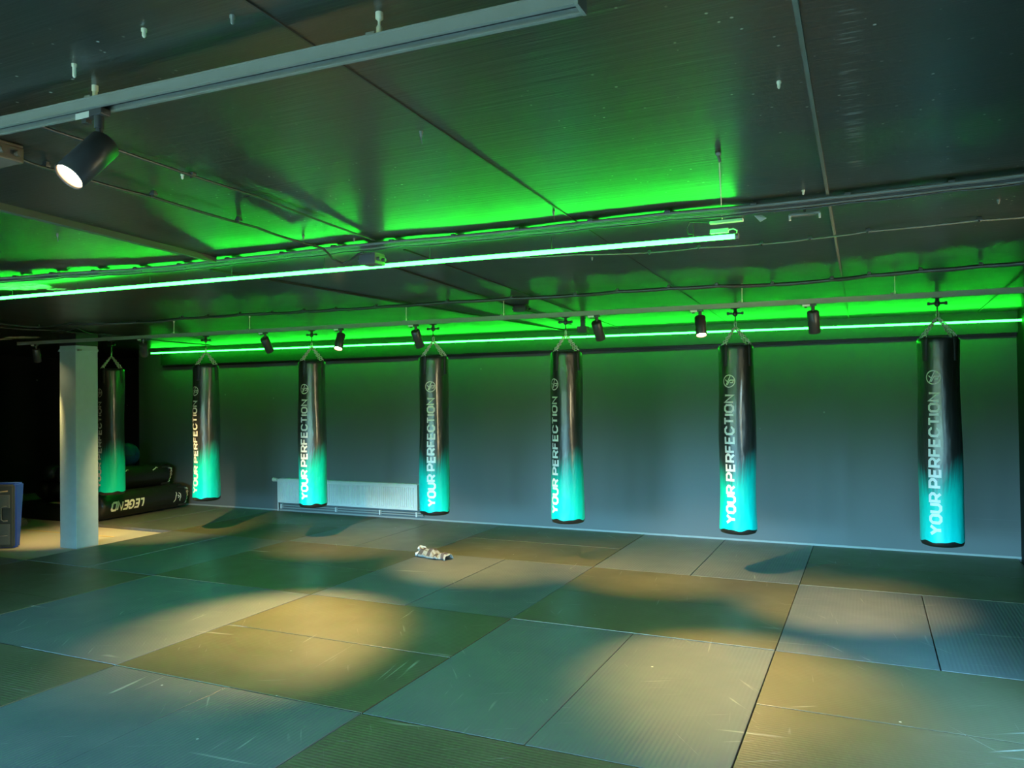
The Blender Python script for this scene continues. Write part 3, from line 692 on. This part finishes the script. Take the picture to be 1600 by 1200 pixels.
# ------------------------------------------------------------------ radiator
RX0, RX1, RY = -5.85, -3.29, 3.90
root = empty('radiator', ((RX0+RX1)/2, RY, 0), label='long pale ribbed panel radiator low on the back wall', cat='radiator'); Lr = RX1-RX0
b = MB(); n = 68; prof = []
m0 = .045
vs = []; fs = []; xs = [-Lr/2, -Lr/2+m0]; ys = [0, 0]
for i in range(n):
    a0 = -Lr/2+m0+(Lr-2*m0)*i/n; w1 = (Lr-2*m0)/n
    xs += [a0+w1*.15, a0+w1*.35, a0+w1*.65, a0+w1*.85]; ys += [0, .016, .016, 0]
xs += [Lr/2-m0, Lr/2]; ys += [0, 0]
Z = [(.145, 0), (.175, 0), (.19, 1), (.455, 1), (.47, 0), (.50, 0)]
for z, k_ in Z:
    for x, y in zip(xs, ys): vs.append((x, y*k_, z))
N_ = len(xs)
fs = [(i*N_+j, i*N_+j+1, (i+1)*N_+j+1, (i+1)*N_+j) for i in range(len(Z)-1) for j in range(N_-1)]
b.add(vs, fs); o = b.build('front_panel', Mrad, root); sm = o.modifiers.new('t', 'SOLIDIFY'); sm.thickness = .004; sm.offset = -1
b = MB(); b.box((0, .045, .508), (Lr, .088, .014), bev=.002)
for i in range(90): b.box((-Lr/2+.03+(Lr-.06)*i/89, .045, .518), (.010, .07, .006))
b.build('top_grille', Mrad, root)
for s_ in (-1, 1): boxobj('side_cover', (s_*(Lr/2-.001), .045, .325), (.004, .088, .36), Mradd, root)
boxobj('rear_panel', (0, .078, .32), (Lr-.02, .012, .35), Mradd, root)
b = MB(); b.tube([(-Lr/2-.02, .05, .49), (-Lr/2-.055, .05, .49)], .013, 10); b.tube([(-Lr/2-.05, .05, .49), (-Lr/2-.13, .05, .495)], [.026, .034], 14); b.build('thermostat_valve', Mwhite, root, label='white thermostat valve')
b = MB(); b.tube([(-Lr/2-.04, .05, .49), (-Lr/2-.045, .055, .46), (-Lr/2-.045, .06, .006)], .009, 8); b.tube([(-Lr/2, .05, .49), (-Lr/2-.045, .05, .49)], .009, 8); b.build('inlet_pipe', Mrad, root)
b = MB(); b.tube([(Lr/2, .05, .17), (Lr/2+.04, .05, .165), (Lr/2+.05, .055, .14), (Lr/2+.05, .06, .07), (Lr/2+.03, .065, .055)], .009, 8); b.tube([(Lr/2+.012, .05, .17), (Lr/2+.03, .05, .17)], .016, 8); b.build('outlet_valve', Mradd, root)
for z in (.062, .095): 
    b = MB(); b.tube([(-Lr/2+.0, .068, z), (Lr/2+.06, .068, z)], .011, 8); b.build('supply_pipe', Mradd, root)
for x in (-Lr/2+.02, -.2, .6, Lr/2-.05): boxobj('pipe_clip', (x, .07, .078), (.02, .05, .07), Mrad, root, .003)

# ------------------------------------------------------------------ towel
root = empty('towel', (-1.76, 1.80, .003), math.radians(-14), label='crumpled grey striped towel lying on the mats', cat='towel')
me_v = []; nu, nv = 46, 22; uvs = []
for i in range(nu+1):
    u = i/nu
    for j in range(nv+1):
        v = j/nv; s_ = math.sin(math.pi*v)
        hump = (.060 + .022*math.sin(6.5*u+.6) + .014*math.sin(17*u+2*v))*(.75+.25*math.sin(math.pi*u))
        if u > .80: hump += .012*math.sin(math.pi*(u-.8)/.2)
        x = (u-.5)*.46 + .012*math.sin(9*v+3*u) ; y = (v-.5)*(.17+.035*math.sin(5*u)+.02*math.sin(13*u)) + .02*math.sin(4*u) 
        z = .004 + hump*(s_**.62) + .006*math.sin(23*v+9*u)*s_ + .004*math.sin(31*u+4*v)*s_
        me_v.append((x, y, max(.004, z))); uvs.append((u, v))
fs = [(i*(nv+1)+j, (i+1)*(nv+1)+j, (i+1)*(nv+1)+j+1, i*(nv+1)+j+1) for i in range(nu) for j in range(nv)]
me = bpy.data.meshes.new('towel_cloth'); me.from_pydata(me_v, [], fs); ul = me.uv_layers.new()
for p_ in me.polygons:
    p_.use_smooth = True
    for li in p_.loop_indices: ul.data[li].uv = uvs[me.loops[li].vertex_index]
me.materials.append(Mtowel); o = bpy.data.objects.new('cloth', me); link(o); o.parent = root
sm = o.modifiers.new('t', 'SOLIDIFY'); sm.thickness = .006; sm.offset = 1
# rolled end at the left and a flap
b = MB()
for k_, (yo, zo, r_) in enumerate(((-.045, .026, .022), (.02, .055, .028), (-.01, .085, .016))):
    pts = [Vector((-.215 + .02*math.sin(q*1.1+k_), yo-.05+q*.022, zo+.006*math.sin(q*2+k_))) for q in range(6)]
    b.tube(pts, [r_*.7, r_, r_*1.05, r_, r_*.95, r_*.6], 12)
b.build('rolled_end', painted('towel_white', (.62, .62, .60), .9), root, label='white rolled end')
b = MB()
for k_ in range(5):
    x = -.15+.06*k_; b.tube([Vector((x-.03, -.085-.01*(k_ % 2), .018)), Vector((x, -.098, .022+.008*math.sin(k_*2.))), Vector((x+.03, -.088, .012))], [.008, .015, .009], 10)
b.build('folded_edge', painted('towel_grey', (.20, .23, .24), .9), root, label='grey folded edge')

# ------------------------------------------------------------------ pile of spare bags and balls
def lying_bag(a, b_, r_, name, label, chain_end=True):
    a = Vector(a); b_ = Vector(b_); d = (b_-a).normalized(); L = (b_-a).length
    root = empty(name, a, label=label, cat='punching bag', rot=d.to_track_quat('Z', 'Y').to_euler())
    m_ = MB(); pr = [(0, 0), (r_*.5, .002), (r_*.86, .02), (r_*.99, .06)] + [(r_*(1+.02*math.sin(7*t+r_*30)), .06+(L-.12)*t) for t in [i/14 for i in range(1, 14)]] + [(r_*.98, L-.05), (r_*.86, L-.012), (r_*.5, L), (0, L)]
    m_.lathe(pr, 40); m_.build('bag_body', Mblk, root)
    if chain_end:
        for q in range(4):
            th = math.pi/4+q*math.pi/2; p_ = Vector((r_*.85*math.cos(th), r_*.85*math.sin(th), L))
            c_ = MB(); e2_ = Vector((.05*math.cos(th)-.04, .08, L+.10)); mid = p_.lerp(e2_, .5) + Vector((0, 0, .02))
            chain(c_, p_, mid, 4); chain(c_, mid, e2_, 4); c_.build('chain', Mchrome, root)
            s_ = MB(); s_.box((r_*1.0*math.cos(th), r_*1.0*math.sin(th), L-.09), (.03, .03, .16)); s_.build('strap', Mstrap, root)
    return root, L
rL, LL = lying_bag((-7.74, 2.12, .207), (-7.80, 3.74, .205), .20, 'spare_punching_bag', 'black punching bag with white lettering lying at the front of the pile')
# lettering upside down on the side facing the room: local z = along the bag, find the direction to +X
mw = rL.rotation_euler.to_matrix(); side = mw.inverted() @ (Vector((.92, -.30, .10))).normalized(); th0 = math.atan2(side.y, side.x)
def on_lying(zl, ang, r_=.2): return Vector(((r_*(1+.02*math.sin(7*((zl-.06)/(LL-.12))+r_*30))+.002)*math.cos(th0+ang), (r_*(1+.02*math.sin(7*((zl-.06)/(LL-.12))+r_*30))+.002)*math.sin(th0+ang), zl))
sgn = 1 if (mw @ (Vector((math.cos(th0+.3), math.sin(th0+.3), 0)))).z > (mw @ (Vector((math.cos(th0-.3), math.sin(th0-.3), 0)))).z else -1
HTT = .112
def mpl(u, v): return on_lying(.72 - (u+.28*(v-.5)*1)*HTT*.93, sgn*(-(v-.5)*HTT/.2 - .12))
b = MB(); word(b, 'LEGEND', [.27]*6, 0, mpl, .30); b.build('lettering', Mletter, rL, label='white lettering, upside down')
def mpq(u, v): return on_lying(1.40 + u*.08, sgn*(v*.08/.2 - .12))
b = MB()
for l in ([(-.9, -1.), (-.55, -.5), (-.5, .1), (-.25, .6), (-.3, 1.)], [(.1, -.25), (.3, .0), (.5, .1)], [(.3, .8), (.7, .5), (.75, -.1), (.55, -.6), (.7, -.9)], [(-.05, .2), (.2, .3), (.3, .1)]): strokes(b, l, .16, mpq, .3)
b.build('emblem', Mletter, rL, label='white emblem')
lying_bag((-8.18, 2.15, .205), (-8.20, 3.78, .205), .20, 'spare_punching_bag', 'black punching bag lying at the back of the pile, under the blue ball', False)
rC, LC = lying_bag((-7.98, 2.02, .575), (-8.03, 3.62, .545), .19, 'spare_punching_bag', 'black punching bag lying on top of the two others')
b = MB()
for (zz, aa) in ((1.30, .9), (.75, 1.0)):
    m2 = rC.rotation_euler.to_matrix().inverted() @ Vector((.75, -.25, .6)).normalized(); t2 = math.atan2(m2.y, m2.x)
    def mpk(u, v): return Vector((.194*math.cos(t2+v*.3), .194*math.sin(t2+v*.3), zz+u*.06))
    strokes(b, [(-1, .5), (0, 0), (.5, -.4), (.9, -.2)], .25, mpk, .3)
b.build('emblem', Mletter, rC, label='white emblem')
def ball(name, c, r_, m_, label, group=None):
    root = empty(name, c, label=label, cat='ball', group=group); b = MB()
    b.lathe([(r_*math.sin(math.pi*i/24), -r_*math.cos(math.pi*i/24)) for i in range(25)], 36); b.build('shell', m_, root)
    b = MB(); b.lathe([(.001, r_+.0015), (.012, r_+.001), (.014, r_-.002)], 12); b.build('valve', Mcable, root)
    for q in range(2):
        b = MB(); b.tube([Vector((r_*math.cos(a_), r_*math.sin(a_)*math.cos(q*1.2), r_*math.sin(a_)*math.sin(q*1.2))) for a_ in [2*math.pi*i/40 for i in range(40)]], .0025, 5, closed=True); b.build('seam', Mblkm, root)
    return root
ball('exercise_ball', (-8.24, 3.10, .90), .19, Mball, 'dark blue ball on top of the pile of black bags')
plx, ply = -8.94, 2.50
root = empty('plyo_box', (plx, ply, -.04), label='black wooden plinth under the medicine balls, behind the pillar', cat='box')
boxobj('box_body', (0, 0, .115), (1.0, .68, .23), Mblkm, root, .01); boxobj('box_top', (0, 0, .2425), (1.04, .70, .025), Mblkm, root, .006)
b = MB(); vs = []
for i in range(7):
    for j in range(4): vs.append((-8.74+.045*i+rnd.uniform(-.008, .008), ply-.345+.045*j+rnd.uniform(-.004, .004), .2175+.004+rnd.uniform(0, .012)))
b.add(vs, [(i*4+j, (i+1)*4+j, (i+1)*4+j+1, i*4+j+1) for i in range(6) for j in range(3)])
o = b.build('paper_wrapper', painted('brown_paper', (.55, .42, .28), .8), None, label='crumpled tan paper lying on the black plinth', cat='paper'); sm = o.modifiers.new('t', 'SOLIDIFY'); sm.thickness = .003
for i, (x_, y_, z_, lb) in enumerate(((-9.37, ply+.02, .368, 'black medicine ball at the left of the lower layer on the plinth'), (-9.06, ply+.02, .368, 'black medicine ball in the middle of the lower layer on the plinth'),
        (-8.75, ply+.02, .368, 'black medicine ball close to the pillar in the lower layer'), (-9.215, ply+.03, .630, 'black medicine ball on top of the left two'), (-8.905, ply+.03, .630, 'black medicine ball on top, partly behind the pillar'))):
    ball('medicine_ball', (x_, y_, z_), .1495, Mblkm, lb, 'medicine balls stacked behind the pillar')

# ------------------------------------------------------------------ kick shields at the left edge
SX = at(30, 857, 2, -.04)
root = empty('kick_shield', (SX.x-.07, SX.y-.03, -.04), math.radians(22), label='blue and grey kick shield with grab handles at the left edge', cat='kick shield')
def wedge(x0, x1, zb, zt, tb, tt, y0=0.0, bev=.012):
    bm = bmesh.new()
    vs = [bm.verts.new(v) for v in ((x0, y0, zb), (x1, y0, zb), (x1, y0+tb, zb), (x0, y0+tb, zb), (x0, y0, zt), (x1, y0, zt), (x1, y0+tt, zt), (x0, y0+tt, zt))]
    for f in ((0,3,2,1),(4,5,6,7),(0,1,5,4),(1,2,6,5),(2,3,7,6),(3,0,4,7)): bm.faces.new([vs[i] for i in f])
    bmesh.ops.bevel(bm, geom=bm.edges[:], offset=bev, segments=3, affect='EDGES'); bm.verts.index_update()
    m_ = MB(); m_.add([v.co.copy() for v in bm.verts], [tuple(v.index for v in f.verts) for f in bm.faces], False); bm.free(); return m_
wedge(-.62, .0, 0, .80, .09, .17, .045, .02).build('foam_block', Mblue, root, label='blue foam side')
wedge(-.64, -.0, .01, .79, .05, .05, 0, .018).build('back_panel', Mgrey, root, label='grey back panel')
for (z0_, z1_) in ((.50, .66), (.05, .30)): 
    b = MB(); b.box((-.32, -.006, (z0_+z1_)/2), (.56, .012, z1_-z0_), bev=.004); b.build('pocket', Mgreyl, root)
def handle(pts, m_): b = MB(); b.tube(pts, .010, 8); b.build('handle', m_, root)
handle([(-.30, 0, .68), (-.28, -.03, .685), (-.14, -.035, .70), (-.09, -.03, .705), (-.07, 0, .705)], Mtan)
handle([(-.07, 0, .52), (-.10, -.03, .52), (-.13, -.035, .50), (-.13, -.035, .36), (-.10, -.03, .34), (-.07, 0, .34)], Mgreyl)
handle([(-.30, 0, .13), (-.27, -.03, .135), (-.12, -.035, .155), (-.08, -.03, .16), (-.06, 0, .16)], Mgreyl)
p = at(52, 821, 2, -.04); root = empty('strike_pad', (p.x-.15, p.y-.25, -.04), .2, label='small grey pad lying on the carpet beside the kick shield', cat='pad')
b = wedge(-.20, .12, 0, .12, .25, .18, 0, .03); b.build('pad_body', Mgreyl, root)
b = MB(); b.tube([(-.1, -.002, .06), (-.09, -.02, .07), (-.04, -.02, .07), (-.03, -.002, .06)], .008, 6); b.build('strap', Mstrap, root)
